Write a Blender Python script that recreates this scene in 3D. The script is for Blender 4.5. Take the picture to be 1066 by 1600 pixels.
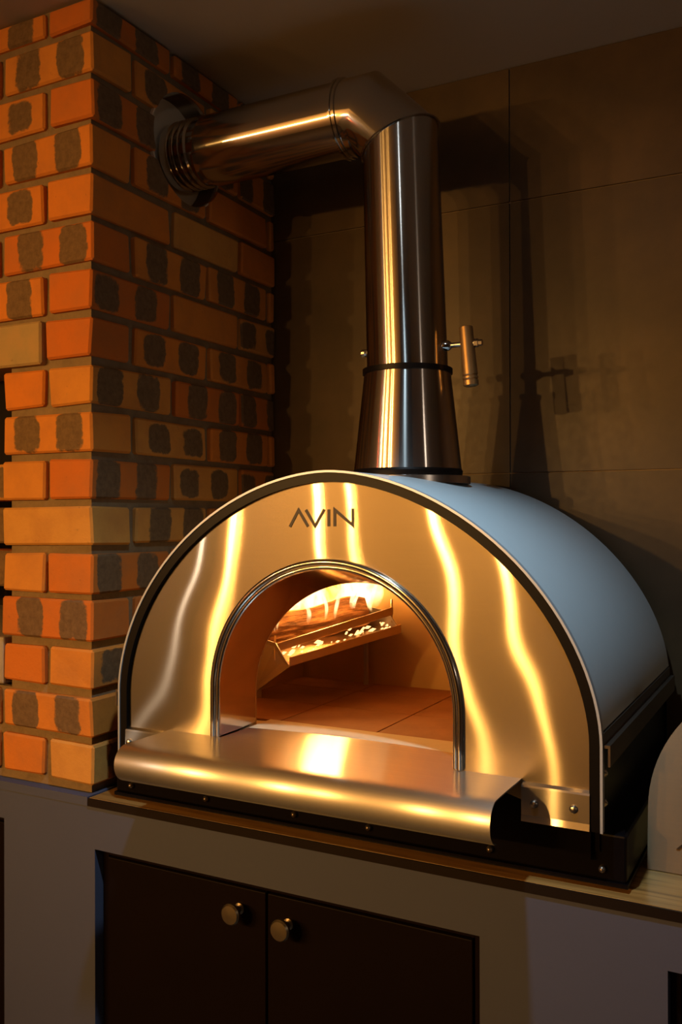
import bpy, bmesh, math, random
from mathutils import Vector, Matrix
random.seed(11)
S = bpy.context.scene
COL = S.collection
for o in list(bpy.data.objects):
    bpy.data.objects.remove(o)

# ------------------------------------------------------------------ camera
Z0 = 0.92                      # height of the worktop above the floor; below, z = 0 is the worktop
cd = bpy.data.cameras.new('camera')
cam = bpy.data.objects.new('camera', cd); COL.objects.link(cam)
YAW, PITCH, ROLL, F = 0.4877, 0.0034, -0.0023, 1414.92
cam.location = (0.6628, -1.2085, 0.4966 + Z0)
cam.rotation_euler = (Matrix.Rotation(YAW, 3, 'Z') @ Matrix.Rotation(math.pi / 2 + PITCH, 3, 'X') @ Matrix.Rotation(ROLL, 3, 'Z')).to_euler()
cd.sensor_fit = 'VERTICAL'; cd.sensor_height = 36.0; cd.lens = F / 1600 * 36.0
cd.clip_start = 0.05; cd.clip_end = 50
S.camera = cam

# ------------------------------------------------------------------ world, exposure, room lamps, added lights
w = bpy.data.worlds.new('world'); S.world = w; w.use_nodes = True
w.node_tree.nodes['Background'].inputs[0].default_value = (1.0, 0.72, 0.45, 1)
w.node_tree.nodes['Background'].inputs[1].default_value = 0.002
S.view_settings.view_transform = 'Standard'; S.view_settings.look = 'None'
S.view_settings.exposure = 0.0; S.view_settings.gamma = 1.0
S.view_settings.use_curve_mapping = False
S.cycles.use_denoising = True
S.cycles.sample_clamp_indirect = 6.0
S.cycles.max_bounces = 10; S.cycles.glossy_bounces = 6; S.cycles.transparent_max_bounces = 16

def point(name, loc, power, col, r):
    l = bpy.data.lights.new(name, 'POINT'); l.energy = power; l.color = col; l.shadow_soft_size = r
    o = bpy.data.objects.new(name, l); COL.objects.link(o)
    o.location = (loc[0], loc[1], loc[2] + Z0); return o
WARM = (1.0, 0.50, 0.12)
LAMPS = [(-0.70, -3.0, 0.95, 1.0), (-0.97, -3.0, 0.92, .85), (-1.52, -3.0, 0.98, .6), (-1.74, -3.0, 0.95, 1.1), (-2.30, -3.0, 0.95, 1.1)]
def spot(name, loc, aim, power, col, r, size, blend):
    l = bpy.data.lights.new(name, 'SPOT'); l.energy = power; l.color = col; l.shadow_soft_size = r
    l.spot_size = math.radians(size); l.spot_blend = blend
    o = bpy.data.objects.new(name, l); COL.objects.link(o); o.location = (loc[0], loc[1], loc[2] + Z0)
    o.rotation_euler = (Vector(aim) - Vector(loc)).to_track_quat('-Z', 'Y').to_euler(); return o
for i, (x, y, z, k) in enumerate(LAMPS):
    spot('warm_spotlight', (x, y, z), (-.25, 0.1, .30), 50 * k, WARM, 0.017, 46, 1.0)
    point('warm_bulb', (x, y - .06, z), 10 * k, WARM, 0.017)
point('white_lamp_bulb', (-2.47, -2.9, 0.9), 5, (1.0, 0.86, 0.72), 0.014)
point('added_red_light', (-2.66, -2.6, 0.62), 4.0, (1.0, 0.10, 0.03), 0.04)  # added point, gives the front panel a red reflection
sp = bpy.data.lights.new('ceiling_downlight', 'SPOT'); sp.energy = 46; sp.color = (0.62, 0.85, 1.0)
sp.spot_size = math.radians(118); sp.spot_blend = 0.8; sp.shadow_soft_size = 0.025
so = bpy.data.objects.new('ceiling_downlight', sp); COL.objects.link(so); so.location = (0.24, -0.48, 1.40 + Z0)
point('flue_highlight_light', (0.24, -0.48, 1.385), 0.4, (0.85, 0.95, 1.0), 0.02)  # added point, only puts a highlight on the flue
so.rotation_euler = Vector((.12, .0, -1.0)).to_track_quat('-Z', 'Y').to_euler()
for x in (-2.1, -.9):
    spot('added_wall_light', (x, -2.75, .9), (x, -3.5, 1.6), 44, WARM, .05, 95, 1.0)  # added spots, brighten the wall that the flue reflects
point('added_side_light', (2.42, -1.0, .8), 4.0, (1.0, 0.80, 0.62), 0.08)  # added point, brightens the right wall for its reflection in the flue

# ------------------------------------------------------------------ node helpers
def new_mat(name):
    m = bpy.data.materials.new(name); m.use_nodes = True
    nt = m.node_tree; nt.nodes.clear()
    out = nt.nodes.new('ShaderNodeOutputMaterial')
    return m, nt, out
def N(nt, t, **kw):
    n = nt.nodes.new(t)
    for k, v in kw.items():
        if k.startswith('i_'):
            n.inputs[k[2:].replace('_', ' ')].default_value = v
        else:
            setattr(n, k, v)
    return n
def L(nt, a, b): nt.links.new(a, b)
def math_n(nt, op, a, b=None, c=None, clamp=False):
    n = nt.nodes.new('ShaderNodeMath'); n.operation = op; n.use_clamp = clamp
    for i, v in enumerate((a, b, c)):
        if v is None: continue
        if isinstance(v, (int, float)): n.inputs[i].default_value = v
        else: L(nt, v, n.inputs[i])
    return n.outputs[0]
def mixc(nt, fac, a, b):
    n = nt.nodes.new('ShaderNodeMix'); n.data_type = 'RGBA'
    for sock, v in ((n.inputs[0], fac), (n.inputs[6], a), (n.inputs[7], b)):
        if isinstance(v, (int, float)): sock.default_value = v
        elif isinstance(v, tuple): sock.default_value = (*v[:3], 1)
        else: L(nt, v, sock)
    return n.outputs[2]
def ramp(nt, fac, stops):
    n = nt.nodes.new('ShaderNodeValToRGB'); e = n.color_ramp.elements
    while len(e) < len(stops): e.new(0.5)
    for k, (p, c) in zip(e, stops):
        k.position = p; k.color = (*c, 1) if len(c) == 3 else c
    L(nt, fac, n.inputs[0]); return n.outputs[0]
def simple(name, col, rough=0.5, metal=0.0, noise=0.0, scale=20.0, bump=0.0, bscale=60.0, spec=0.5, coat=0.0):
    m, nt, out = new_mat(name)
    b = N(nt, 'ShaderNodeBsdfPrincipled', i_Roughness=rough, i_Metallic=metal)
    b.inputs['Specular IOR Level'].default_value = spec
    b.inputs['Coat Weight'].default_value = coat
    tc = N(nt, 'ShaderNodeTexCoord')
    if noise > 0:
        nz = N(nt, 'ShaderNodeTexNoise', i_Scale=scale, i_Detail=5.0); L(nt, tc.outputs['Object'], nz.inputs['Vector'])
        c2 = tuple(max(0, c * (1 - noise)) for c in col); c3 = tuple(min(1, c * (1 + noise)) for c in col)
        L(nt, mixc(nt, nz.outputs['Fac'], c2, c3), b.inputs['Base Color'])
    else:
        b.inputs['Base Color'].default_value = (*col, 1)
    if bump > 0:
        nb = N(nt, 'ShaderNodeTexNoise', i_Scale=bscale, i_Detail=6.0); L(nt, tc.outputs['Object'], nb.inputs['Vector'])
        bp = N(nt, 'ShaderNodeBump', i_Strength=bump, i_Distance=0.003); L(nt, nb.outputs['Fac'], bp.inputs['Height'])
        L(nt, bp.outputs['Normal'], b.inputs['Normal'])
    L(nt, b.outputs[0], out.inputs[0]); return m
def brushed(name, col, alpha, aniso, r2, mix2, warp=0.0, grain=0.0):
    """horizontally brushed sheet steel: a lobe narrow along the brushing and wide across it, plus a soft lobe"""
    m, nt, out = new_mat(name)
    T = N(nt, 'ShaderNodeCombineXYZ'); T.inputs[0].default_value = 1.0
    g1 = N(nt, 'ShaderNodeBsdfAnisotropic', i_Roughness=math.sqrt(alpha), i_Anisotropy=aniso); g1.distribution = 'GGX'
    g2 = N(nt, 'ShaderNodeBsdfAnisotropic', i_Roughness=r2, i_Anisotropy=0.45); g2.distribution = 'GGX'
    L(nt, T.outputs[0], g1.inputs['Tangent']); L(nt, T.outputs[0], g2.inputs['Tangent'])
    tc = N(nt, 'ShaderNodeTexCoord')
    mp = N(nt, 'ShaderNodeMapping'); mp.inputs['Scale'].default_value = (3.0, 300.0, 700.0)
    L(nt, tc.outputs['Object'], mp.inputs['Vector'])
    nz = N(nt, 'ShaderNodeTexNoise', i_Scale=1.0, i_Detail=3.0); L(nt, mp.outputs[0], nz.inputs['Vector'])
    c = mixc(nt, nz.outputs['Fac'], tuple(v * (1 - grain) for v in col), tuple(min(1, v * (1 + grain)) for v in col))
    L(nt, c, g1.inputs['Color']); L(nt, c, g2.inputs['Color'])
    if warp:
        geo = N(nt, 'ShaderNodeNewGeometry'); sx = N(nt, 'ShaderNodeSeparateXYZ'); L(nt, tc.outputs['Object'], sx.inputs[0])
        lo = N(nt, 'ShaderNodeTexNoise', i_Scale=4.0, i_Detail=1.0); L(nt, tc.outputs['Object'], lo.inputs['Vector'])
        d = math_n(nt, 'MULTIPLY', math_n(nt, 'MULTIPLY', sx.outputs[0], math_n(nt, 'SUBTRACT', sx.outputs[2], 0.38)), warp)
        d = math_n(nt, 'ADD', d, math_n(nt, 'MULTIPLY', math_n(nt, 'SUBTRACT', lo.outputs['Fac'], 0.5), 0.045))
        cx = N(nt, 'ShaderNodeCombineXYZ'); L(nt, d, cx.inputs[0])
        va = N(nt, 'ShaderNodeVectorMath', operation='ADD'); L(nt, geo.outputs['Normal'], va.inputs[0]); L(nt, cx.outputs[0], va.inputs[1])
        vn = N(nt, 'ShaderNodeVectorMath', operation='NORMALIZE'); L(nt, va.outputs[0], vn.inputs[0])
        L(nt, vn.outputs[0], g1.inputs['Normal']); L(nt, vn.outputs[0], g2.inputs['Normal'])
    ms = N(nt, 'ShaderNodeMixShader', i_Fac=mix2); L(nt, g1.outputs[0], ms.inputs[1]); L(nt, g2.outputs[0], ms.inputs[2])
    L(nt, ms.outputs[0], out.inputs[0]); return m

def brushed_pipe(name, col, axis, alpha, aniso):
    """tube steel polished round the tube: sharp round the circumference, drawn out along the axis"""
    m, nt, out = new_mat(name)
    geo = N(nt, 'ShaderNodeNewGeometry'); cr = N(nt, 'ShaderNodeVectorMath', operation='CROSS_PRODUCT')
    cr.inputs[0].default_value = axis; L(nt, geo.outputs['Normal'], cr.inputs[1])
    g = N(nt, 'ShaderNodeBsdfAnisotropic', i_Roughness=math.sqrt(alpha), i_Anisotropy=aniso); g.distribution = 'GGX'
    g.inputs['Color'].default_value = (*col, 1); L(nt, cr.outputs[0], g.inputs['Tangent'])
    L(nt, g.outputs[0], out.inputs[0]); return m
M = {}
M['pipe_v'] = brushed_pipe('upright_flue_steel', (0.60, 0.57, 0.54), (0, 0, 1), 0.030, 0.72)
M['pipe_h'] = brushed_pipe('level_flue_steel', (0.60, 0.57, 0.54), (1, 0, 0), 0.016, 0.5)
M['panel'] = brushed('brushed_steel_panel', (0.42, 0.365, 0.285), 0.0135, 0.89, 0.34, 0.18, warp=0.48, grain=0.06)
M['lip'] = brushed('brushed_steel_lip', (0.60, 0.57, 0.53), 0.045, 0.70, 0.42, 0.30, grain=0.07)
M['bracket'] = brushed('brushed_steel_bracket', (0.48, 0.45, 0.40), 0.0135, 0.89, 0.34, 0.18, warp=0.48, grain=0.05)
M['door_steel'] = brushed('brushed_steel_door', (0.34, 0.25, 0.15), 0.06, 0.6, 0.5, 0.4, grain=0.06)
M['chrome'] = simple('polished_steel', (0.66, 0.64, 0.61), 0.13, 1.0)
M['pipe'] = simple('flue_steel', (0.58, 0.56, 0.54), 0.085, 1.0, noise=0.04, scale=8)
M['tunnel'] = simple('mirror_steel', (0.68, 0.62, 0.55), 0.10, 1.0)
M['dome'] = simple('heat_tinted_steel', (0.50, 0.31, 0.11), 0.42, 0.62, noise=0.15, scale=6)
M['shell'] = simple('pale_blue_grey_paint', (0.60, 0.68, 0.73), 0.42, 0.0, noise=0.02, scale=40, coat=0.15)
M['edge'] = simple('silver_edge', (0.50, 0.53, 0.56), 0.35, 0.3)
M['black'] = simple('black_enamel', (0.004, 0.003, 0.004), 0.3, spec=0.15)
M['rubber'] = simple('black_rubber', (0.005, 0.0035, 0.003), 0.4, spec=0.15)
M['rail'] = simple('bronze_rail', (0.20, 0.16, 0.13), 0.35, 0.9)
M['bolt'] = simple('bolt_steel', (0.6, 0.57, 0.53), 0.25, 1.0)
M['letter'] = simple('engraved_dark', (0.035, 0.02, 0.01), 0.5)
M['tile'] = simple('refractory_tile', (0.26, 0.11, 0.036), 0.8, noise=0.35, scale=14, bump=0.3, bscale=80)
M['cream'] = simple('cream_refractory', (0.52, 0.43, 0.29), 0.8, noise=0.15, scale=25, bump=0.2)
M['grate'] = simple('grate_steel', (0.50, 0.36, 0.20), 0.38, 0.9, noise=0.2, scale=20)
M['grate_grey'] = simple('grate_end_steel', (0.42, 0.36, 0.28), 0.5, 0.7)
M['handle'] = simple('bronze_handle', (0.36, 0.22, 0.09), 0.35, 0.7, noise=0.2, scale=40)
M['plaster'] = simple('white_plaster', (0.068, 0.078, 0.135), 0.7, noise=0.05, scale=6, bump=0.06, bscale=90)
M['ceiling'] = simple('ceiling_paint', (0.42, 0.36, 0.28), 0.85, noise=0.05, scale=3)
M['hole'] = simple('hole_plaster', (0.72, 0.62, 0.46), 0.9, noise=0.1, scale=12)
M['cabinet'] = simple('dark_cabinet_laminate', (0.008, 0.0045, 0.004), 0.5, noise=0.2, scale=8, spec=0.06)
M['knob'] = simple('brass_knob', (0.45, 0.38, 0.26), 0.32, 1.0)
M['mortar'] = simple('mortar', (0.23, 0.16, 0.085), 0.95, noise=0.3, scale=40, bump=0.7, bscale=120)
M['room'] = simple('room_plaster', (0.78, 0.60, 0.36), 0.9, noise=0.05, scale=2)
M['roomdim'] = simple('dimmed_room_wall', (0.14, 0.12, 0.11), 0.8)  # dark colour stands in for the weak light on this side
M['roomgrey'] = simple('room_grey_plaster', (0.24, 0.23, 0.23), 0.9)
M['floor'] = simple('floor_tile', (0.05, 0.038, 0.03), 0.5, noise=0.2, scale=3)
M['grout'] = simple('grout', (0.30, 0.22, 0.14), 0.9)
M['dark'] = simple('niche_black', (0.02, 0.015, 0.012), 0.95)
M['stone'] = simple('niche_slab', (0.38, 0.33, 0.29), 0.7, noise=0.3, scale=20)
M['slab_edge'] = simple('dark_edge_band', (0.012, 0.007, 0.005), 0.45, spec=0.2)

def mat_brick(name, spots=True, tan=False):
    m, nt, out = new_mat(name)
    b = N(nt, 'ShaderNodeBsdfPrincipled', i_Roughness=0.85); b.inputs['Specular IOR Level'].default_value = 0.25
    tc = N(nt, 'ShaderNodeTexCoord'); oi = N(nt, 'ShaderNodeObjectInfo')
    off = N(nt, 'ShaderNodeVectorMath', operation='ADD'); L(nt, tc.outputs['Object'], off.inputs[0])
    rs = math_n(nt, 'MULTIPLY', oi.outputs['Random'], 37.0)
    cr = N(nt, 'ShaderNodeCombineXYZ'); L(nt, rs, cr.inputs[0]); L(nt, rs, cr.inputs[1]); L(nt, rs, cr.inputs[2]); L(nt, cr.outputs[0], off.inputs[1])
    n1 = N(nt, 'ShaderNodeTexNoise', i_Scale=14.0, i_Detail=6.0, i_Roughness=0.6); L(nt, off.outputs[0], n1.inputs['Vector'])
    n2 = N(nt, 'ShaderNodeTexNoise', i_Scale=90.0, i_Detail=5.0, i_Roughness=0.7); L(nt, off.outputs[0], n2.inputs['Vector'])
    if tan:
        hue = ramp(nt, n1.outputs['Fac'], [(0.3, (0.34, 0.24, 0.11)), (0.7, (0.52, 0.38, 0.17))])
    else:
        hue = ramp(nt, oi.outputs['Random'], [(0.0, (0.60, 0.165, 0.025)), (0.35, (0.70, 0.225, 0.03)), (0.7, (0.68, 0.265, 0.045)), (1.0, (0.66, 0.33, 0.075))])
    dk = mixc(nt, math_n(nt, 'MULTIPLY', ramp(nt, n1.outputs['Fac'], [(0.42, (0, 0, 0)), (0.72, (1, 1, 1))]), 0.45), hue, (0.40, 0.16, 0.05))
    pit = ramp(nt, n2.outputs['Fac'], [(0.66, (0, 0, 0)), (0.74, (1, 1, 1))])
    col = mixc(nt, math_n(nt, 'MULTIPLY', pit, 0.55), dk, (0.16, 0.08, 0.035))
    if spots:
        sx = N(nt, 'ShaderNodeSeparateXYZ'); L(nt, tc.outputs['Object'], sx.inputs[0])
        sn = N(nt, 'ShaderNodeSeparateXYZ'); L(nt, tc.outputs['Normal'], sn.inputs[0])
        jit = math_n(nt, 'MULTIPLY', math_n(nt, 'SUBTRACT', oi.outputs['Random'], 0.5), 0.030)
        ax = math_n(nt, 'ABSOLUTE', math_n(nt, 'ADD', sx.outputs[0], jit))
        n3 = N(nt, 'ShaderNodeTexNoise', i_Scale=38.0, i_Detail=6.0, i_Roughness=0.7); L(nt, off.outputs[0], n3.inputs['Vector'])
        wob = math_n(nt, 'ADD', math_n(nt, 'MULTIPLY', math_n(nt, 'SUBTRACT', n1.outputs['Fac'], 0.5), 2.4), math_n(nt, 'MULTIPLY', math_n(nt, 'SUBTRACT', n3.outputs['Fac'], 0.5), 2.2))
        u = math_n(nt, 'POWER', math_n(nt, 'ABSOLUTE', math_n(nt, 'DIVIDE', math_n(nt, 'SUBTRACT', ax, 0.053), 0.033)), 4.0)
        v = math_n(nt, 'POWER', math_n(nt, 'ABSOLUTE', math_n(nt, 'DIVIDE', sx.outputs[2], math_n(nt, 'ADD', 0.029, math_n(nt, 'MULTIPLY', math_n(nt, 'FRACT', math_n(nt, 'MULTIPLY', oi.outputs['Random'], 13.7)), 0.012)))), 4.0)
        dd = math_n(nt, 'ADD', math_n(nt, 'ADD', u, v), wob)
        f = N(nt, 'ShaderNodeMapRange'); f.inputs[1].default_value = 1.15; f.inputs[2].default_value = 0.75
        L(nt, dd, f.inputs[0])
        side = math_n(nt, 'GREATER_THAN', math_n(nt, 'ABSOLUTE', sn.outputs[1]), 0.6)
        has = math_n(nt, 'GREATER_THAN', math_n(nt, 'FRACT', math_n(nt, 'MULTIPLY', oi.outputs['Random'], 7.31)), 0.12)
        sf = math_n(nt, 'MULTIPLY', math_n(nt, 'MULTIPLY', f.outputs[0], side), has)
        sc_ = mixc(nt, n2.outputs['Fac'], (0.05, 0.034, 0.02), (0.25, 0.165, 0.085))
        col = mixc(nt, math_n(nt, 'MULTIPLY', sf, 0.95), col, sc_)
    L(nt, col, b.inputs['Base Color'])
    bp = N(nt, 'ShaderNodeBump', i_Strength=0.5, i_Distance=0.004)
    L(nt, math_n(nt, 'ADD', n1.outputs['Fac'], math_n(nt, 'MULTIPLY', n2.outputs['Fac'], 0.5)), bp.inputs['Height'])
    L(nt, bp.outputs['Normal'], b.inputs['Normal'])
    L(nt, b.outputs[0], out.inputs[0]); return m
M['brick'] = mat_brick('spotted_brick'); M['lintel'] = mat_brick('tan_lintel', False, True)

def mat_walltile():
    m, nt, out = new_mat('rust_brown_porcelain')
    b = N(nt, 'ShaderNodeBsdfPrincipled', i_Roughness=0.42); b.inputs['Specular IOR Level'].default_value = 0.35
    tc = N(nt, 'ShaderNodeTexCoord')
    n1 = N(nt, 'ShaderNodeTexNoise', i_Scale=3.5, i_Detail=8.0, i_Roughness=0.62); L(nt, tc.outputs['Object'], n1.inputs['Vector'])
    n2 = N(nt, 'ShaderNodeTexNoise', i_Scale=60.0, i_Detail=3.0); L(nt, tc.outputs['Object'], n2.inputs['Vector'])
    c = ramp(nt, n1.outputs['Fac'], [(0.28, (0.042, 0.026, 0.014)), (0.52, (0.075, 0.046, 0.022)), (0.72, (0.110, 0.066, 0.030))])
    L(nt, c, b.inputs['Base Color'])
    L(nt, math_n(nt, 'ADD', math_n(nt, 'MULTIPLY', n2.outputs['Fac'], 0.12), 0.36), b.inputs['Roughness'])
    L(nt, b.outputs[0], out.inputs[0]); return m
M['walltile'] = mat_walltile()

def mat_wood_top():
    m, nt, out = new_mat('wood_laminate')
    b = N(nt, 'ShaderNodeBsdfPrincipled', i_Roughness=0.28)
    tc = N(nt, 'ShaderNodeTexCoord'); mp = N(nt, 'ShaderNodeMapping'); mp.inputs['Scale'].default_value = (2.0, 45.0, 45.0)
    L(nt, tc.outputs['Object'], mp.inputs['Vector'])
    n1 = N(nt, 'ShaderNodeTexNoise', i_Scale=2.2, i_Detail=6.0, i_Roughness=0.6, i_Distortion=0.6); L(nt, mp.outputs[0], n1.inputs['Vector'])
    c = ramp(nt, n1.outputs['Fac'], [(0.3, (0.15, 0.072, 0.018)), (0.5, (0.31, 0.158, 0.042)), (0.7, (0.42, 0.23, 0.068))])
    L(nt, c, b.inputs['Base Color']); L(nt, b.outputs[0], out.inputs[0]); return m
M['woodtop'] = mat_wood_top()

def mat_log():
    m, nt, out = new_mat('burning_log')
    b = N(nt, 'ShaderNodeBsdfPrincipled', i_Roughness=0.9)
    tc = N(nt, 'ShaderNodeTexCoord'); mp = N(nt, 'ShaderNodeMapping'); mp.inputs['Scale'].default_value = (9.0, 40.0, 40.0)
    L(nt, tc.outputs['Object'], mp.inputs['Vector'])
    n1 = N(nt, 'ShaderNodeTexNoise', i_Scale=1.6, i_Detail=8.0, i_Roughness=0.65); L(nt, mp.outputs[0], n1.inputs['Vector'])
    c = ramp(nt, n1.outputs['Fac'], [(0.3, (0.03, 0.012, 0.005)), (0.5, (0.30, 0.13, 0.04)), (0.75, (0.55, 0.27, 0.09))])
    L(nt, c, b.inputs['Base Color'])
    e = ramp(nt, n1.outputs['Fac'], [(0.50, (0, 0, 0)), (0.68, (1.0, 0.25, 0.03))])
    L(nt, e, b.inputs['Emission Color']); b.inputs['Emission Strength'].default_value = 0.5
    bp = N(nt, 'ShaderNodeBump', i_Strength=0.8, i_Distance=0.006); L(nt, n1.outputs['Fac'], bp.inputs['Height']); L(nt, bp.outputs['Normal'], b.inputs['Normal'])
    L(nt, b.outputs[0], out.inputs[0]); return m
M['log'] = mat_log()

def emit(name, col, s):
    m, nt, out = new_mat(name)
    e = N(nt, 'ShaderNodeEmission', i_Strength=s); e.inputs[0].default_value = (*col, 1); L(nt, e.outputs[0], out.inputs[0]); return m
M['ember'] = emit('glowing_ember', (1.0, 0.45, 0.14), 3.5)
def mat_flame():
    m, nt, out = new_mat('flame')
    tc = N(nt, 'ShaderNodeTexCoord'); sx = N(nt, 'ShaderNodeSeparateXYZ'); L(nt, tc.outputs['UV'], sx.inputs[0])
    c = ramp(nt, sx.outputs[1], [(0.0, (1.0, 0.62, 0.22)), (0.35, (1.0, 0.75, 0.36)), (0.8, (1.0, 0.55, 0.16)), (1.0, (1.0, 0.32, 0.05))])
    e = N(nt, 'ShaderNodeEmission', i_Strength=4.0); L(nt, c, e.inputs[0])
    t = N(nt, 'ShaderNodeBsdfTransparent'); lw = N(nt, 'ShaderNodeLayerWeight', i_Blend=0.5)
    nz = N(nt, 'ShaderNodeTexNoise', i_Scale=38.0, i_Detail=3.0); L(nt, tc.outputs['Object'], nz.inputs['Vector'])
    a = math_n(nt, 'MULTIPLY', math_n(nt, 'POWER', math_n(nt, 'SUBTRACT', 1.0, lw.outputs['Facing']), 1.5), ramp(nt, sx.outputs[1], [(0.0, (0, 0, 0)), (0.30, (.42, .42, .42)), (0.65, (.30, .30, .30)), (1.0, (0, 0, 0))]))
    a = math_n(nt, 'MULTIPLY', a, ramp(nt, nz.outputs['Fac'], [(0.35, (.15, .15, .15)), (0.65, (1, 1, 1))]), clamp=True)
    ms = N(nt, 'ShaderNodeMixShader'); L(nt, a, ms.inputs[0]); L(nt, t.outputs[0], ms.inputs[1]); L(nt, e.outputs[0], ms.inputs[2])
    L(nt, ms.outputs[0], out.inputs[0]); return m
M['flame'] = mat_flame()

# ------------------------------------------------------------------ mesh helpers
class MB:
    def __init__(self): self.v = []; self.f = []
    def add(self, vs, fs):
        o = len(self.v); self.v += [tuple(p) for p in vs]; self.f += [tuple(i + o for i in f) for f in fs]; return self
    def box(self, x0, x1, y0, y1, z0, z1):
        return self.add([(x, y, z) for z in (z0, z1) for y in (y0, y1) for x in (x0, x1)],
                        [(0, 2, 3, 1), (4, 5, 7, 6), (0, 1, 5, 4), (2, 6, 7, 3), (0, 4, 6, 2), (1, 3, 7, 5)])
    def loft(self, loops, caps=True, closed=True, ring=False):
        n = len(loops[0]); vs = [p for l in loops for p in l]; fs = []
        m = len(loops)
        for i in range(m if ring else m - 1):
            a, b = i * n, ((i + 1) % m) * n
            for j in range(n if closed else n - 1):
                k = (j + 1) % n; fs.append((a + j, a + k, b + k, b + j))
        if caps and not ring and closed:
            fs.append(tuple(reversed(range(n)))); fs.append(tuple(range((m - 1) * n, m * n)))
        return self.add(vs, fs)
    def tube(self, pts, rad, n=24, caps=True, ring=False):
        pts = [Vector(p) for p in pts]; loops = []
        m = len(pts); ref = None
        for i, p in enumerate(pts):
            if ring: d = pts[(i + 1) % m] - pts[i - 1]
            else: d = pts[min(i + 1, m - 1)] - pts[max(i - 1, 0)]
            d.normalize()
            if ref is None:
                ref = d.orthogonal().normalized()
            ref = (ref - d * ref.dot(d)).normalized(); bi = d.cross(ref)
            r = rad[i] if isinstance(rad, (list, tuple)) else rad
            loops.append([p + (ref * math.cos(2 * math.pi * k / n) + bi * math.sin(2 * math.pi * k / n)) * r for k in range(n)])
        return self.loft(loops, caps=caps, ring=ring)
    def lathe(self, c, axis, prof, n=32):
        """prof: list of (distance along axis, radius) from c"""
        c = Vector(c); d = Vector(axis).normalized(); u = d.orthogonal().normalized(); v = d.cross(u)
        loops = [[c + d * t + (u * math.cos(2 * math.pi * k / n) + v * math.sin(2 * math.pi * k / n)) * r for k in range(n)] for t, r in prof]
        return self.loft(loops)
    def build(self, name, mat, parent=None, origin=(0, 0, 0), smooth=False, bevel=0.0):
        O = Vector(origin); me = bpy.data.meshes.new(name)
        me.from_pydata([tuple(Vector(p) - O) for p in self.v], [], self.f)
        bm = bmesh.new(); bm.from_mesh(me)
        bmesh.ops.recalc_face_normals(bm, faces=bm.faces)
        if bevel > 0:
            ed = [e for e in bm.edges if len(e.link_faces) == 2 and e.calc_face_angle() > 0.6]
            bmesh.ops.bevel(bm, geom=ed, offset=bevel, segments=2, profile=0.5, affect='EDGES')
        bm.to_mesh(me); bm.free()
        me.materials.append(M[mat] if isinstance(mat, str) else mat)
        if smooth:
            me.polygons.foreach_set('use_smooth', [True] * len(me.polygons)); me.set_sharp_from_angle(angle=math.radians(35))
        o = bpy.data.objects.new(name, me); COL.objects.link(o)
        if parent is None: o.location = O + Vector((0, 0, Z0))
        else:
            o.parent = parent; o.location = O - Vector(parent.get('_o', (0, 0, 0)))
        o['_o'] = tuple(O)
        return o
def root(name, origin, label, cat):
    o = bpy.data.objects.new(name, None); COL.objects.link(o); o.empty_display_size = 0.1
    o.location = Vector(origin) + Vector((0, 0, Z0)); o['_o'] = tuple(origin)
    o['label'] = label; o['category'] = cat; return o
def tag(o, label=None, cat=None, kind=None, group=None):
    if label: o['label'] = label
    if cat: o['category'] = cat
    if kind: o['kind'] = kind
    if group: o['group'] = group
    return o
def struct(o): o['kind'] = 'structure'; return o

def arch(hw, za, ah, n, zbot, cnt=48, legs=6, xc=0.0):
    """points and inward normals of an arch, right foot over the crown to the left foot"""
    P = []
    for i in range(legs): P.append((hw, zbot + (za - zbot) * i / legs))
    for i in range(cnt + 1):
        t = math.pi * i / cnt; c, s = math.cos(t), math.sin(t)
        P.append((hw * math.copysign(abs(c) ** (2 / n), c), za + ah * abs(s) ** (2 / n)))
    for i in range(legs): P.append((-hw, za + (zbot - za) * (i + 1) / legs))
    P = [Vector(p) for p in P]; Nn = []
    for i in range(len(P)):
        d = (P[min(i + 1, len(P) - 1)] - P[max(i - 1, 0)]).normalized()
        Nn.append(Vector((-d.y, d.x)))
    return [(Vector((p.x + xc, p.y)), q) for p, q in zip(P, Nn)]
def arch_band(mb, A, o0, o1, y0, y1):
    """solid band following the arch from inward offset o0 to o1 and depth y0 to y1"""
    loops = []
    for p, q in A:
        a = p + q * o0; b = p + q * o1
        loops.append([(a.x, y0, a.y), (a.x, y1, a.y), (b.x, y1, b.y), (b.x, y0, b.y)])
    return mb.loft(loops)

# ================================================================== the setting
PX, PY, YW, ZC = -0.4808, 0.0035, 0.617, 1.4258
ZP, CP = 0.0098, 0.085
struct(MB().box(-2.75, 2.6, -3.5, YW + .05, -Z0 - .05, -Z0).build('floor', 'floor'))
ZH = 2.55                                                         # the room beyond the low soffit is higher
struct(MB().box(-2.75, 2.6, -1.0, YW + .05, ZC, ZC + .05).build('ceiling', 'ceiling'))
struct(MB().box(-2.75, 2.6, -1.05, -1.0, ZC, ZH).build('trim_1', 'ceiling'))
struct(MB().box(-2.75, 2.6, -3.5, -1.0, ZH, ZH + .05).build('ceiling_high', 'ceiling'))
struct(MB().box(-2.8, .35, -3.55, -3.5, -Z0, ZH).build('wall_front', 'room'))
struct(MB().box(.35, 2.6, -3.55, -3.5, -Z0, ZH).build('wall_front_dimmed', 'roomdim'))  # rest of the front wall, its dimness put into the colour
struct(MB().box(2.6, 2.65, -3.5, YW + .05, -Z0, ZH).build('wall_right', 'roomdim'))
struct(MB().box(-2.8, -2.75, -3.5, YW, -Z0, ZH).build('wall_side', 'roomgrey'))
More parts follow.
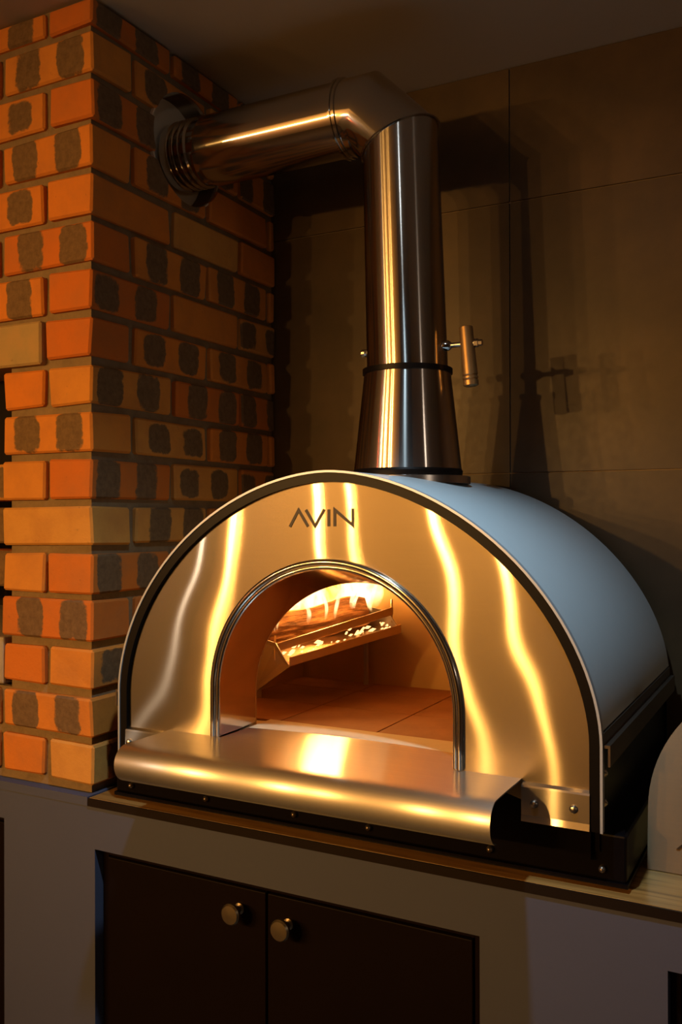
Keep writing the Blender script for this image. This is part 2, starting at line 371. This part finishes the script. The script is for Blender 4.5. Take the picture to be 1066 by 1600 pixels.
# back wall: grout bed and big porcelain tiles
wb = struct(MB().box(-2.75, 2.6, YW + .006, YW + .05, -Z0, ZC).build('wall_back', 'grout'))
zs_ = [-.543, .020, .583, 1.146, ZC]; xs_ = [PX - .02, .093, .667, 1.241, 1.815, 2.39]
for i in range(4):
    for j in range(5):
        g = .0014
        c = ((xs_[j] + xs_[j + 1]) / 2, YW, (zs_[i] + zs_[i + 1]) / 2)
        MB().box(xs_[j] + g, xs_[j + 1] - g, YW, YW + .0065, zs_[i] + g, zs_[i + 1] - g).build('tile', 'walltile', wb, origin=c)

# brick chimney pier (left) with a hole for the flue
HC, HR = (0.285, 1.245), 0.112
XL = -1.35
core = MB(); r = .011
core.box(PX - .222 + r, PX - r, PY + r, YW, .0015, ZC)
core.box(XL, PX - .222 + r, PY + r, .12, ZP + 9.9 * CP, ZC)          # above the lintel
core.box(XL, PX - .222 + r, PY + r, .30, .0015, ZP + 1.93 * CP)          # below the hearth slab
wl = struct(core.build('wall_left', 'mortar'))
BR = {}
def brick(x0, x1, y0, y1, z0, z1, along, mat='brick', name='brick'):
    lx, ly, lz = x1 - x0, y1 - y0, z1 - z0
    dims = (round(lx, 3), round(ly, 3), round(lz, 3)) if along == 'x' else (round(ly, 3), round(lx, 3), round(lz, 3))
    var = random.randrange(4); key = (dims, mat, var)
    if key not in BR:
        a, b, c = (d / 2 for d in dims); rr = random.Random(int(sum(dims) * 1000) * 7 + var + len(mat))
        mb = MB().box(-a, a, -b, b, -c, c)
        mb.v = [tuple(q + rr.uniform(-.0026, .0026) for q in p) for p in mb.v]
        me = bpy.data.meshes.new('brick'); me.from_pydata(mb.v, [], mb.f)
        bm = bmesh.new(); bm.from_mesh(me); bmesh.ops.recalc_face_normals(bm, faces=bm.faces)
        bmesh.ops.bevel(bm, geom=list(bm.edges), offset=min(.0038, min(dims) * .2), segments=1, affect='EDGES')
        bm.to_mesh(me); bm.free(); me.materials.append(M[mat]); BR[key] = me
    o = bpy.data.objects.new(name, BR[key]); COL.objects.link(o); o.parent = wl
    d = random.uniform(-.0015, .0015)
    o.location = ((x0 + x1) / 2 + (d if along == 'y' else 0), (y0 + y1) / 2 + (d if along == 'x' else 0), (z0 + z1) / 2)
    if along == 'y': o.rotation_euler.z = math.pi / 2 * random.choice((1, -1))
    elif random.random() < .5: o.rotation_euler.z = math.pi
    return o
HB, JT, HD, ST = .0705, .0145, .1037, .222
side_bricks = []
for k in range(17):
    z0 = ZP + k * CP + JT / 2; z1 = min(z0 + HB, ZC - .004)
    if k % 2 == 0:
        side_bricks.append(brick(PX - HD, PX, PY, PY + ST, z0, z1, 'y')); y = PY + ST + JT; xl = PX - HD - JT
    elif k == 9:
        side_bricks.append(brick(PX - HD - .006, PX, PY, PY + HD, z0, z1, 'y')); y = PY + HD + JT; xl = PX - HD - .018
    else:
        side_bricks.append(brick(PX - ST, PX, PY, PY + HD, z0, z1, 'x')); y = PY + HD + JT; xl = PX - ST - JT
    while y < YW - .02:
        y1 = min(y + ST, YW - .002); side_bricks.append(brick(PX - HD, PX, y, y1, z0, z1, 'y')); y = y1 + JT
    if k == 9:
        brick(xl - .48, xl, PY - .003, PY + .112, z0 - .006, z1 + .004, 'x', 'lintel', 'lintel_stone'); continue
    if k < 9:
        if k % 2 == 0: brick(PX - ST, xl, PY, PY + ST, z0, z1, 'y')
        xx = PX - ST - JT
        if k < 2:
            n = 0
            while xx > XL:
                ln = ST if (n or k % 2) else HD
                brick(max(xx - ln, XL), xx, PY, PY + HD, z0, z1, 'x'); xx -= ln + JT; n += 1
        continue
    xx = xl; n = 0
    while xx > XL + .02:
        ln = ST
        brick(max(xx - ln, XL), xx, PY, PY + HD, z0, z1, 'x'); xx -= ln + JT; n += 1
# niche left of the pier: slab, inner bricks set back, near-black back
MB().box(XL, PX - ST - .004, PY + .004, .45, ZP + 2 * CP - .002, ZP + 3.02 * CP).build('hearth_slab', 'stone', wl, bevel=.004)
for k in (4, 5, 6):
    z0 = ZP + k * CP + JT / 2; xx = PX - ST - .004; n = 0
    while xx > XL:
        brick(max(xx - ST, XL), xx, .055, .16, z0, z0 + HB, 'x'); xx -= ST + JT
MB().box(XL, PX - ST + .01, .45, .47, .0015, ZP + 9.9 * CP).build('niche_back', 'dark', wl)
# cut the flue hole through mortar core and side bricks
cut = MB().lathe((PX - .057, HC[0], HC[1]), (1, 0, 0), [(0, HR), (.2, HR)], 40).build('cutter', 'hole')
bpy.context.view_layer.update()
for o in [wl] + side_bricks:
    c = o.matrix_world.translation
    if o is not wl and (abs(c.y - HC[0]) > HR + .12 or abs(c.z - Z0 - HC[1]) > HR + .045): continue
    md = o.modifiers.new('hole', 'BOOLEAN'); md.object = cut; md.operation = 'DIFFERENCE'; md.solver = 'EXACT'
bpy.context.view_layer.update()
dg = bpy.context.evaluated_depsgraph_get()
for o in [wl] + side_bricks:
    if o.modifiers:
        me = bpy.data.meshes.new_from_object(o.evaluated_get(dg)); o.modifiers.clear(); o.data = me
bpy.data.objects.remove(cut)
sl = MB(); n = 40
ringp = lambda x, r_: [(x, HC[0] + r_ * math.cos(2 * math.pi * i / n), HC[1] + r_ * math.sin(2 * math.pi * i / n)) for i in range(n)]
sl.loft([ringp(PX - .004, HR), ringp(PX - .052, HR), ringp(PX - .054, .001), ringp(PX - .056, .001), ringp(PX - .056, HR + .003), ringp(PX - .004, HR + .003)], ring=True)
sl.build('hole_lining', 'hole', wl, smooth=True)

# ================================================================== counter
XR = 1.55
ct = root('worktop', (.5, .3, -.0135), 'wood-look laminate worktop with a dark front edge under the oven', 'worktop')
MB().box(PX + .002, XR, -.0066, YW - .002, -.0125, 0).build('top_board', 'woodtop', ct, bevel=.001)
MB().box(PX + .002, XR, -.0100, -.0068, -.0140, -.0003).build('edge_band', 'slab_edge', ct)
cb = root('counter_plinth', (.1, .3, -Z0), 'white plastered masonry counter below the dark worktop edge', 'counter')
YF = -.0078; T_ = .16
m = MB()
BOT = -Z0
op = [(-1.25, -.688, -.068), (-.464, .242, -.088), (.490, 1.10, -.078)]   # openings: x0, x1, top
pl = MB(); xs = -1.35
for (a, b, t) in op:
    pl.box(xs, a, YF, YF + T_, BOT, -.0145); pl.box(a, b, YF, YF + T_, t, -.0145); xs = b
pl.box(xs, XR, YF, YF + T_, BOT, -.0145)
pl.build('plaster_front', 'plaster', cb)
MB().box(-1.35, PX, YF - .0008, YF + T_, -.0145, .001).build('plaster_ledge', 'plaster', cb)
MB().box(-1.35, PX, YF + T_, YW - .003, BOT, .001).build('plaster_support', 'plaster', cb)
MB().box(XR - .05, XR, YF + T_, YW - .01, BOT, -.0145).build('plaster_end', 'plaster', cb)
def cupboard(x0, x1, zt, split, label, knobs):
    cx = (x0 + x1) / 2; g = .002
    r_ = root('cupboard', (cx, .03, -Z0 + .05), label, 'cupboard')
    zb = -Z0 + .07
    fr = MB(); fw = .014
    fr.box(x0 + .001, x0 + fw, .012, .05, zb - .02, zt - .001); fr.box(x1 - fw, x1 - .001, .012, .05, zb - .02, zt - .001)
    fr.box(x0 + fw, x1 - fw, .012, .05, zt - fw, zt - .001); fr.box(x0 + fw, x1 - fw, .012, .05, zb - .02, zb)
    fr.build('frame', 'cabinet', r_, bevel=.001)
    MB().box(x0 + .001, x1 - .001, .05, .06, zb - .02, zt - .001).build('back_board', 'dark', r_)
    e = [x0 + fw] + split + [x1 - fw]
    for i in range(len(e) - 1):
        d = MB().box(e[i] + g, e[i + 1] - g, .008, .028, zb + g, zt - fw - g).build('door', 'cabinet', r_, origin=((e[i] + e[i + 1]) / 2, .02, -.45), bevel=.0015)
        for (kx, kz, dj) in knobs:
            if dj == i:
                MB().lathe((kx, .008, kz), (0, -1, 0), [(0, .009), (.004, .009), (.006, .0055), (.018, .0055), (.020, .0125), (.024, .0165), (.029, .0170), (.032, .0145), (.033, .002)], 28).build('knob', 'knob', d, origin=(kx, .008, kz), smooth=True)
    return r_
cupboard(-.464, .242, -.088, [-.118], 'dark brown two-door cupboard with round brass knobs below the oven', [(-.168, -.137, 0), (-.076, -.143, 1)])
cupboard(-1.25, -.688, -.068, [], 'dark cupboard below the brick pier at the left edge', [])
cupboard(.490, 1.10, -.078, [], 'dark cupboard under the worktop at the lower right corner', [])

# ================================================================== the oven
OV = root('pizza_oven', (0, .3, 0), 'domed stainless steel pizza oven with pale blue-grey shell and fire burning inside', 'oven')
HW, ZA, AH, NE, D = .410, .194, .3705, 1.827, .5800
ZS = .2115
def P(name, mb, mat, **kw): return mb.build(name, mat, OV, **kw)
A_full = arch(HW, ZA, AH, NE, .081, 64, 8)
A_shell = [(p, q) for p, q in arch(HW, ZA, AH, NE, ZA, 96, 1) if p.y >= ZS]
P('shell', arch_band(MB(), A_shell, 0.0, .004, .002, D), 'shell', smooth=True)
P('shell_edge', arch_band(MB(), A_full, -.0004, .0030, -.0085, .002), 'edge', smooth=True)
P('gasket', arch_band(MB(), A_full, .0031, .0172, -.0065, .012), 'rubber', smooth=True)
# front panel: brushed sheet with an arched opening
RO, ZO = .2145, .135
OH = .2125                                     # springing of the opening
A_out = arch(HW - .0165, ZA, AH - .0165, NE, .082, 64, 8)
A_in = arch(.2125, OH, .2125, 2.0, .132, 64, 8)
loops = []
for (p, _), (q, _) in zip(A_out, A_in):
    loops.append([(p.x + (q.x - p.x) * k / 6, 0.0, p.y + (q.y - p.y) * k / 6) for k in range(7)] + [(p.x + (q.x - p.x) * k / 6, .004, p.y + (q.y - p.y) * k / 6) for k in range(6, -1, -1)])
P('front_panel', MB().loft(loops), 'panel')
# lower apron behind the shelf
P('apron', MB().box(-.392, .392, .0045, .010, .04, .1325), 'black')
# opening trim: two polished beads
A_b = arch(.2125, OH, .2125, 2.0, ZO + .003, 64, 8)
P('opening_trim', MB().tube([(p.x, -.003, p.y) for p, _ in A_b], .0052, 14), 'chrome', smooth=True)
A_b2 = arch(.2050, OH, .2050, 2.0, ZO + .003, 64, 8)
P('opening_trim', MB().tube([(p.x, -.0005, p.y) for p, _ in A_b2], .0042, 14), 'chrome', smooth=True)
# tunnel collar
TY = .112
A_t0 = arch(.2035, OH, .2035, 2.0, ZO - .004, 48, 8); A_t1 = arch(.2065, .190, .196, 2.0, ZO - .004, 48, 8)
loops = [[(p.x, .0, p.y), (q.x, TY, q.y), (q.x * 1.012, TY, q.y + .003), (p.x * 1.012, .0, p.y + .003)] for (p, _), (q, _) in zip(A_t0, A_t1)]
P('tunnel', MB().loft(loops), 'tunnel', smooth=True)
# inner dome
A_d = arch(.365, .20, .295, 1.9, ZO - .02, 64, 8)
dm = MB(); arch_band(dm, A_d, 0.0, -.004, TY - .004, .545)
P('inner_dome', dm, 'dome', smooth=True)
loops = [[(p.x, TY, p.y), (q.x, TY, q.y), (q.x, TY + .003, q.y), (p.x, TY + .003, p.y)] for (p, _), (q, _) in zip(arch(.2065, .190, .196, 2.0, ZO - .02, 48, 8), arch(.368, .20, .298, 1.9, ZO - .02, 48, 8))]
P('inner_front', MB().loft(loops), 'dome')
bk = MB(); lp = [(p.x, .545, p.y) for p, _ in arch(.368, .20, .298, 1.9, ZO - .02, 48, 4)]; bk.loft([lp, [(x, .549, z) for x, y, z in lp]])
P('inner_back', bk, 'dome')
bk = MB(); lp = [(p.x, D - .004, p.y) for p, _ in arch(HW - .0045, ZA, AH - .0045, NE, .06, 64, 4)]; bk.loft([lp, [(x, D, z) for x, y, z in lp]])
P('back_panel', bk, 'black')
# hearth: refractory bed and tiles, cream insulated front strip
P('hearth_bed', MB().box(-.37, .37, .085, .548, ZO - .03, ZO - .004), 'cream')
xt = [-.366, -.180, .008, .196, .366]; yt = [.150, .300, .452, .545]
for i in range(4):
    for j in range(3):
        g = .0012
        MB().box(xt[i] + g, xt[i + 1] - g, yt[j] + g, yt[j + 1] - g, ZO - .004, ZO).build('hearth_tile', 'tile', OV, origin=((xt[i] + xt[i + 1]) / 2, (yt[j] + yt[j + 1]) / 2, ZO), bevel=.0008)
loops = []
for i in range(25):
    x = -.20 + .40 * i / 24; yb = .118 - .45 * x * x
    loops.append([(x, yb - .030, ZO - .004), (x, .1495, ZO - .004), (x, .1495, ZO + .0005), (x, yb - .016, ZO + .0005)])
P('hearth_edge', MB().loft(loops), 'cream')
# landing shelf with rolled nose
prof = [(.100, .1345), (0.0, .1365), (-.060, .1372), (-.100, .1374)]
cy_, cz_, rr = -.1060, .1092, .0285
for i in range(1, 15):
    a = math.radians(88 - 165 * i / 14 * 1.02); prof.append((cy_ - rr * math.cos(a), cz_ + rr * math.sin(a)))
def sheet(prof, x0, x1, th, hw_in=None):
    mb = MB(); n = len(prof); inner = []
    for i, (y, z) in enumerate(prof):
        a = Vector(prof[max(i - 1, 0)]); b = Vector(prof[min(i + 1, n - 1)]); d = (b - a).normalized(); q = Vector((d.y, -d.x))
        if q.y > 0 and i < 4: q = -q
        inner.append((y + q.x * th, z + q.y * th))
    return mb, inner
SX0, SX1 = -.306, .300
lipo = []
n = len(prof)
for i, (y, z) in enumerate(prof):
    a = Vector(prof[max(i - 1, 0)]); b = Vector(prof[min(i + 1, n - 1)]); d = (b - a).normalized(); q = Vector((-d.y, d.x)) * .0018
    lipo.append(((y, z), (y + q.x, z + q.y)))
mb = MB(); loops = []
for (y, z), (yi, zi) in lipo:
    wx0, wx1 = (SX0, SX1) if y <= 0.0001 else (-.2005, .2005)
    if y > 0: wx0, wx1 = -.2005, .2005
    loops.append([(wx0, y, z), (wx1, y, z), (wx1, yi, zi), (wx0, yi, zi)])
tongue = [loops[0], [(-.2005, -.001, .1365), (.2005, -.001, .1365), (.2005, -.001, .1347), (-.2005, -.001, .1347)]]
mb.loft(tongue); mb.loft(loops[1:])
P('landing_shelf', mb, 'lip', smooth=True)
# brackets left and right of the shelf, with bolts
def bracket(x0, x1, bolts, z0, z1):
    pr = [(.0, z1), (-.0075, z1 - .0025), (-.009, z1 - .005), (-.009, z0 + .009), (-.0105, z0), (0, z0)]
    b = MB().loft([[(x, y, z) for y, z in pr] for x in (x0, x1)]).build('bracket', 'bracket', OV)
    for (x, z) in bolts:
        MB().lathe((x, -.009, z), (0, -1, 0), [(0, .0055), (.002, .0055), (.0045, .004), (.0055, .001)], 14).build('bolt', 'bolt', b, origin=(x, -.009, z), smooth=True)
bracket(.302, .3935, [(.320, .107), (.373, .108)], .082, .133)
bracket(-.3935, -.3065, [(-.384, .109)], .082, .133)
# sides, rails, base
for s in (-1, 1):
    P('side_panel', MB().box(*sorted((s * .396, s * .402)), .012, D - .004, .05, ZS), 'black')
    rl = MB(); pr = [(.404, ZS - .001), (.411, ZS - .001), (.411, ZS - .016), (.4195, ZS - .016), (.4195, ZS - .044), (.4165, ZS - .044), (.4165, ZS - .020), (.404, ZS - .020)]
    P('side_rail', rl.loft([[(s * x, y, z) for x, z in pr] for y in (-.004, D)]), 'rail')
    for (y, z) in ((.03, .150), (.20, .165), (.03, .110)):
        P('side_bolt', MB().lathe((s * .402, y, z), (s, 0, 0), [(0, .006), (.004, .006), (.007, .002)], 12), 'bolt', smooth=True)
P('base', MB().box(-.436, .436, .016, D, .012, .074), 'black', bevel=.003)
P('base_rim', MB().box(-.438, .438, .013, D + .002, .006, .0118), 'black')
for x in (-.40, -.24, -.07, .06, .25, .405):
    P('base_bolt', MB().lathe((x, .016, .027), (0, -1, 0), [(0, .005), (.004, .005), (.007, .003), (.008, .0005)], 12), 'rail', smooth=True)
for x in (-.39, .39):
    for y in (.05, D - .04):
        P('foot', MB().lathe((x, y, 0.0), (0, 0, 1), [(0, .022), (.006, .022)], 20), 'black')
# engraved maker's letters on the front panel
def stroke(pts, wd):
    mb = MB()
    px = lambda u, v: (-.0690 + (u / 7.107 + 430 - 453) * .00112, .4800 + (822 - (780 + v / 7.107)) * .00097)
    q = [Vector(px(*p)) for p in pts]; hw_ = wd / 2
    Lf, Rt = [], []
    for i, p in enumerate(q):
        d0 = (q[i] - q[i - 1]).normalized() if i else (q[1] - q[0]).normalized()
        d1 = (q[i + 1] - q[i]).normalized() if i < len(q) - 1 else d0
        n0 = Vector((-d0.y, d0.x)); n1 = Vector((-d1.y, d1.x)); mm = (n0 + n1).normalized(); k = hw_ / max(.45, mm.dot(n0))
        Lf.append(p + mm * k); Rt.append(p - mm * k)
    loops = [[(a.x, -.0009, a.y), (b.x, -.0009, b.y), (b.x, -.0001, b.y), (a.x, -.0001, a.y)] for a, b in zip(Lf, Rt)]
    return mb.loft(loops)
for name, pts in (('letter_a', [(168, 310), (268, 120), (375, 305)]), ('letter_v', [(350, 118), (455, 298), (558, 113)]),
                  ('letter_i', [(607, 113), (607, 302)]), ('letter_n', [(672, 302), (672, 118), (868, 290), (868, 104)])):
    P(name, stroke(pts, .0044), 'letter')

# ================================================================== flue
FX, FY = 0.0, .30
RP = .0735
FL = root('flue_pipe', (FX, FY, .57), 'polished steel flue pipe rising from the oven and bending into the brick pier', 'flue')
def Q(name, mb, mat, **kw): return mb.build(name, mat, FL, **kw)
Q('flange', MB().lathe((FX, FY, .552), (0, 0, 1), [(0, .113), (.0125, .113), (.0135, .111)], 48), 'bolt', smooth=True)
Q('cone', MB().lathe((FX, FY, .566), (0, 0, 1), [(0, .096), (.012, .0975), (.186, .0785), (.190, .0785)], 64), 'pipe_v', smooth=True)
Q('cone_foot_ring', MB().lathe((FX, FY, .565), (0, 0, 1), [(0, .098), (.010, .0995), (.0135, .0975)], 64), 'rubber', smooth=True)
Q('collar_ring', MB().lathe((FX, FY, .750), (0, 0, 1), [(0, .0785), (.001, .0815), (.010, .0815), (.011, .0745)], 64), 'rubber', smooth=True)
ZM = 1.176; TQ = math.tan(math.radians(22.5)); HZ = 1.240
n = 64
def ringv(fn): return [fn(2 * math.pi * k / n) for k in range(n)]
v0 = ringv(lambda a: (FX + RP * math.cos(a), FY + RP * math.sin(a), .756))
FX -= .013; RP = .0685
v1 = ringv(lambda a: (FX + RP * math.cos(a), FY + RP * math.sin(a), ZM + RP * math.cos(a) * TQ))
Q('vertical_pipe', MB().loft([v0, v1]), 'pipe_v', smooth=True)
XE = FX - (HZ - ZM)
RE = RP * 1.015
g0 = ringv(lambda a: (FX + RE * math.cos(a), FY + RE * math.sin(a), ZM + .0005 + RE * math.cos(a) * TQ))
g1 = ringv(lambda a: (XE + RE * math.cos(a) * TQ, FY + RE * math.sin(a), HZ + RE * math.cos(a)))
XJ = XE - .042
g2 = ringv(lambda a: (XJ, FY + RE * math.sin(a), HZ + RE * math.cos(a)))
Q('elbow', MB().loft([g0, g1, g2]), 'pipe', smooth=True)
seam = ringv(lambda a: (FX + (RE + .001) * math.cos(a), FY + (RE + .001) * math.sin(a), ZM + .001 + RE * math.cos(a) * TQ))
Q('elbow_seam', MB().tube(seam, .0022, 8, ring=True), 'pipe', smooth=True)
Q('joint_ring', MB().lathe((XJ + .006, FY, HZ), (-1, 0, 0), [(0, RE), (.001, RE + .003), (.005, RE + .003), (.006, RE + .001), (.008, RE + .001), (.009, RE + .004), (.013, RE + .004), (.014, RE)], 64), 'pipe', smooth=True)
Q('horizontal_pipe', MB().lathe((XJ, FY, HZ), (-1, 0, 0), [(0, RP), (.31, RP)], 64), 'pipe_h', smooth=True)
pr = [(0, RP - .004)]
x = .022
for i in range(4):
    pr += [(x + .004, RP - .004), (x + .007, RP + .001), (x + .010, RP + .001), (x + .013, RP - .004)]; x += .014
pr += [(.092, RP - .004)]
Q('end_sleeve', MB().lathe((XJ - .308, FY, HZ), (-1, 0, 0), pr, 64), 'pipe', smooth=True)
# damper: spindle through the pipe, wooden-look grip, nut
dz = .797
dh = Q('damper_spindle', MB().lathe((-.084, FY, dz), (1, 0, .0), [(0, .0045), (.218, .0045)], 16), 'bolt', smooth=True)
gx = .112
MB().lathe((gx, FY, dz + .030), (.09, 0, -1), [(0, .0110), (.001, .0120), (.030, .0124), (.085, .0136), (.087, .0120), (.089, .0136), (.092, .0136), (.094, .0120), (.096, .0136), (.104, .0134), (.106, .009)], 28).build('grip', 'handle', dh, origin=(gx, FY, dz), smooth=True)
MB().lathe((gx + .016, FY, dz), (1, 0, 0), [(0, .0075), (.007, .0075), (.008, .0055), (.014, .0055), (.015, .002)], 6).build('nut', 'bolt', dh, origin=(gx + .016, FY, dz))
MB().lathe((-.081, FY, dz), (-1, 0, 0), [(0, .006), (.004, .0075), (.010, .0075), (.013, .004)], 12).build('nut', 'bolt', dh, origin=(-.081, FY, dz))
Q('spindle_bush', MB().lathe((.066, FY, dz), (1, 0, 0), [(0, .010), (.014, .009), (.018, .006)], 20), 'pipe', smooth=True)

# ================================================================== fire
GA, GB = Vector((-.214, .240, .214)), Vector((-.085, .460, .259))
UA, UB = Vector((-.247, .245, .252)), Vector((-.105, .465, .308))
inw = Vector((-.86, .50, 0)).normalized()
FG = root('fire_grate', (-.22, .35, ZO), 'steel fire grate with two rails holding burning logs inside the oven', 'grate')
def bar(a, b, h, t, sink=0.0):
    a, b = Vector(a), Vector(b); up = Vector((0, 0, 1)) * h; th = inw * t
    return MB().loft([[p, p + th, p + th + up, p + up] for p in (a, b)])
def G(name, mb, mat='grate', **kw): return mb.build(name, mat, FG, **kw)
G('lower_rail', bar(GA, GB, .017, .004), bevel=.001)
G('upper_rail', bar(UA - Vector((0, 0, .014)), UB - Vector((0, 0, .014)), .016, .004), bevel=.001)
fl0, fl1 = GA + inw * .004, GB + inw * .004
pp = [fl0, fl1, Vector((-.150, .540, .266)), Vector((-.352, .540, .262)), Vector((-.356, .300, .222))]  # plate outline widened to the dome to keep firelight from below
G('floor_plate', MB().loft([pp, [p + Vector((0, 0, .003)) for p in pp]]))
e = [GA, Vector((-.246, .243, .256)), Vector((-.33, .285, .262)), Vector((-.335, .285, .150)), Vector((-.318, .277, .150))]
G('end_plate', MB().loft([[p + Vector((0, -.003, 0)) for p in e], [p for p in e]]), 'grate_grey')
e2 = [p + (GB - GA) for p in e[:3]] + [GB + inw * .12]
G('end_plate', MB().loft([[p for p in e2], [p + Vector((0, .003, 0)) for p in e2]]), 'grate_grey')
for p, q in ((UA, .05), (UB, .05)):
    G('prong', MB().tube([p + inw * .006 - Vector((0, 0, .03)), p + inw * .006 + Vector((0, 0, .006)), p + inw * .012 + Vector((.004, 0, .016))], .0022, 8), smooth=True)
for a, h in ((GB + inw * .13, None), (GA + inw * .13, None)):
    G('leg', MB().box(a.x - .004, a.x + .004, a.y - .004, a.y + .004, ZO, a.z), 'grate_grey')
def log(c0, c1, r, label, seed):
    c0, c1 = Vector(c0), Vector(c1); rg = random.Random(seed); d = c1 - c0; ln = d.length
    mb = MB(); n_, m_ = 14, 12; loops = []
    wob = [rg.uniform(.86, 1.12) for _ in range(n_)]
    for i in range(m_ + 1):
        t = i / m_; rrr = r * (1 + .08 * math.sin(7 * t + seed)) * (.9 if i in (0, m_) else 1)
        loops.append([(-ln / 2 + ln * t, rrr * wob[k] * math.cos(2 * math.pi * k / n_), rrr * wob[k] * math.sin(2 * math.pi * k / n_) + .004 * math.sin(3 * t * math.pi)) for k in range(n_)])
    o = mb.loft(loops).build('firewood_log', 'log', smooth=True)
    o.location = (c0 + c1) / 2 + Vector((0, 0, Z0)); o.rotation_euler = d.to_track_quat('X', 'Z').to_euler()
    tag(o, label, 'log', group='logs burning on the grate'); return o
log((-.345, .345, .262), (-.165, .465, .301), .030, 'thick glowing log in front on the fire grate', 3)
log((-.335, .405, .266), (-.190, .510, .290), .024, 'thinner log behind the thick one at the back of the grate', 8)
# embers: chips glowing between the rails
em = MB(); rg = random.Random(5)
for i in range(46):
    t = rg.random(); p = GA.lerp(GB, t) + inw * rg.uniform(.012, .07) + Vector((0, 0, rg.uniform(.008, .020)))
    a = rg.uniform(.5, 1.6); l_ = rg.uniform(.003, .008); ux = Vector((math.cos(a), math.sin(a), .3)) * l_; uy = Vector((-math.sin(a), math.cos(a), .2)) * l_ * .35; uz = Vector((0, 0, l_ * .5))
    em.add([p + ux, p + uy, p - ux, p - uy, p + uz, p - uz], [(0, 1, 4), (1, 2, 4), (2, 3, 4), (3, 0, 4), (1, 0, 5), (2, 1, 5), (3, 2, 5), (0, 3, 5)])
tag(em.build('ember_bed', 'ember'), 'bed of glowing orange embers between the grate rails', 'embers', 'stuff')
# flames: twisting tongues
fm = bpy.data.meshes.new('flames'); bmf = bmesh.new(); uvl = bmf.loops.layers.uv.new('UVMap'); rg = random.Random(4)
def tongue_f(base, hh, r0, am, ph, lean):
    rings = []; n_, m_ = 12, 16
    for k in range(m_ + 1):
        s = k / m_; c = base + Vector((am * math.sin(5 * s + ph) * s, am * math.cos(4 * s + ph) * s, hh * s)) + lean * s * s
        rad = r0 * math.sin(math.pi * (s ** .62)) ** .9 * (1 - .35 * s) + .0004
        rings.append(([bmf.verts.new(c + Vector((rad * math.cos(2 * math.pi * j / n_), rad * .7 * math.sin(2 * math.pi * j / n_), 0))) for j in range(n_)], s))
    for (ra, sa), (rb, sb) in zip(rings, rings[1:]):
        for j in range(n_):
            f = bmf.faces.new((ra[j], ra[(j + 1) % n_], rb[(j + 1) % n_], rb[j])); f.smooth = True
            for lo, s in zip(f.loops, (sa, sa, sb, sb)): lo[uvl].uv = (.5, s)
for i in range(46):          # behind and above the logs
    t = rg.uniform(-.05, 1.0); base = Vector((-.345, .375, .268)).lerp(Vector((-.155, .500, .300)), t) + inw * rg.uniform(.0, .05)
    tongue_f(base, rg.uniform(.09, .17) * (1.15 - .45 * t), rg.uniform(.008, .022), rg.uniform(.006, .02), rg.uniform(0, 6.28), Vector((rg.uniform(-.02, .03), rg.uniform(-.03, .01), 0)))
for i in range(9):          # thin wisps licking up in front of the thick log
    t = rg.uniform(.0, 1.0); base = Vector((-.300, .300, .262)).lerp(Vector((-.135, .440, .300)), t) + inw * rg.uniform(.0, .02)
    tongue_f(base, rg.uniform(.07, .13), rg.uniform(.002, .006), rg.uniform(.012, .028), rg.uniform(0, 6.28), Vector((rg.uniform(-.02, .02), rg.uniform(-.02, .01), 0)))
bmf.to_mesh(fm); bmf.free(); fm.materials.append(M['flame'])
fo = bpy.data.objects.new('flames', fm); COL.objects.link(fo); fo.location.z = Z0
tag(fo, 'yellow-white flames rising from the logs in the oven', 'flames', 'stuff')
point('fire_glow', (-.30, .415, .372), 12.0, (1.0, .47, .12), .035)
point('fire_glow', (-.265, .455, .372), 7.0, (1.0, .47, .12), .03)
point('fire_glow', (-.205, .335, .330), 0.35, (1.0, .5, .15), .02)

# ================================================================== oven door leaning at the right
DX, DY = .660, .112
DR = root('oven_door', (DX, DY, 0), 'arched brushed steel oven door standing on the worktop right of the oven', 'oven door')
A_dr = arch(.2140, .085, .200, 2.0, .001, 48, 6, xc=DX)
lp = [(p.x, DY + p.y * .10, p.y) for p, _ in A_dr]
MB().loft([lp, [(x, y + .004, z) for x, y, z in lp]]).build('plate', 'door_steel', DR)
lp2 = [(DX + (x - DX) * .93, y + .005, .012 + (z - .012) * .93) for x, y, z in lp]
MB().loft([lp2, [(x, y + .030, z) for x, y, z in lp2]]).build('insulation_box', 'black', DR)
MB().tube([(DX - .07, DY - .002, .17), (DX - .07, DY - .03, .17), (DX + .07, DY - .03, .17), (DX + .07, DY - .002, .17)], .007, 12).build('handle', 'black', DR, smooth=True)
MB().loft([[(DX - .176, DY + .0022, .034), (DX - .164, DY + .0032, .046), (DX - .161, DY + .0032, .046), (DX - .172, DY + .0022, .034)], [(DX - .176, DY + .0042, .034), (DX - .164, DY + .0052, .046), (DX - .161, DY + .0052, .046), (DX - .172, DY + .0042, .034)]]).build('engraved_mark', 'letter', DR)

for o in bpy.data.objects:
    if '_o' in o: del o['_o']
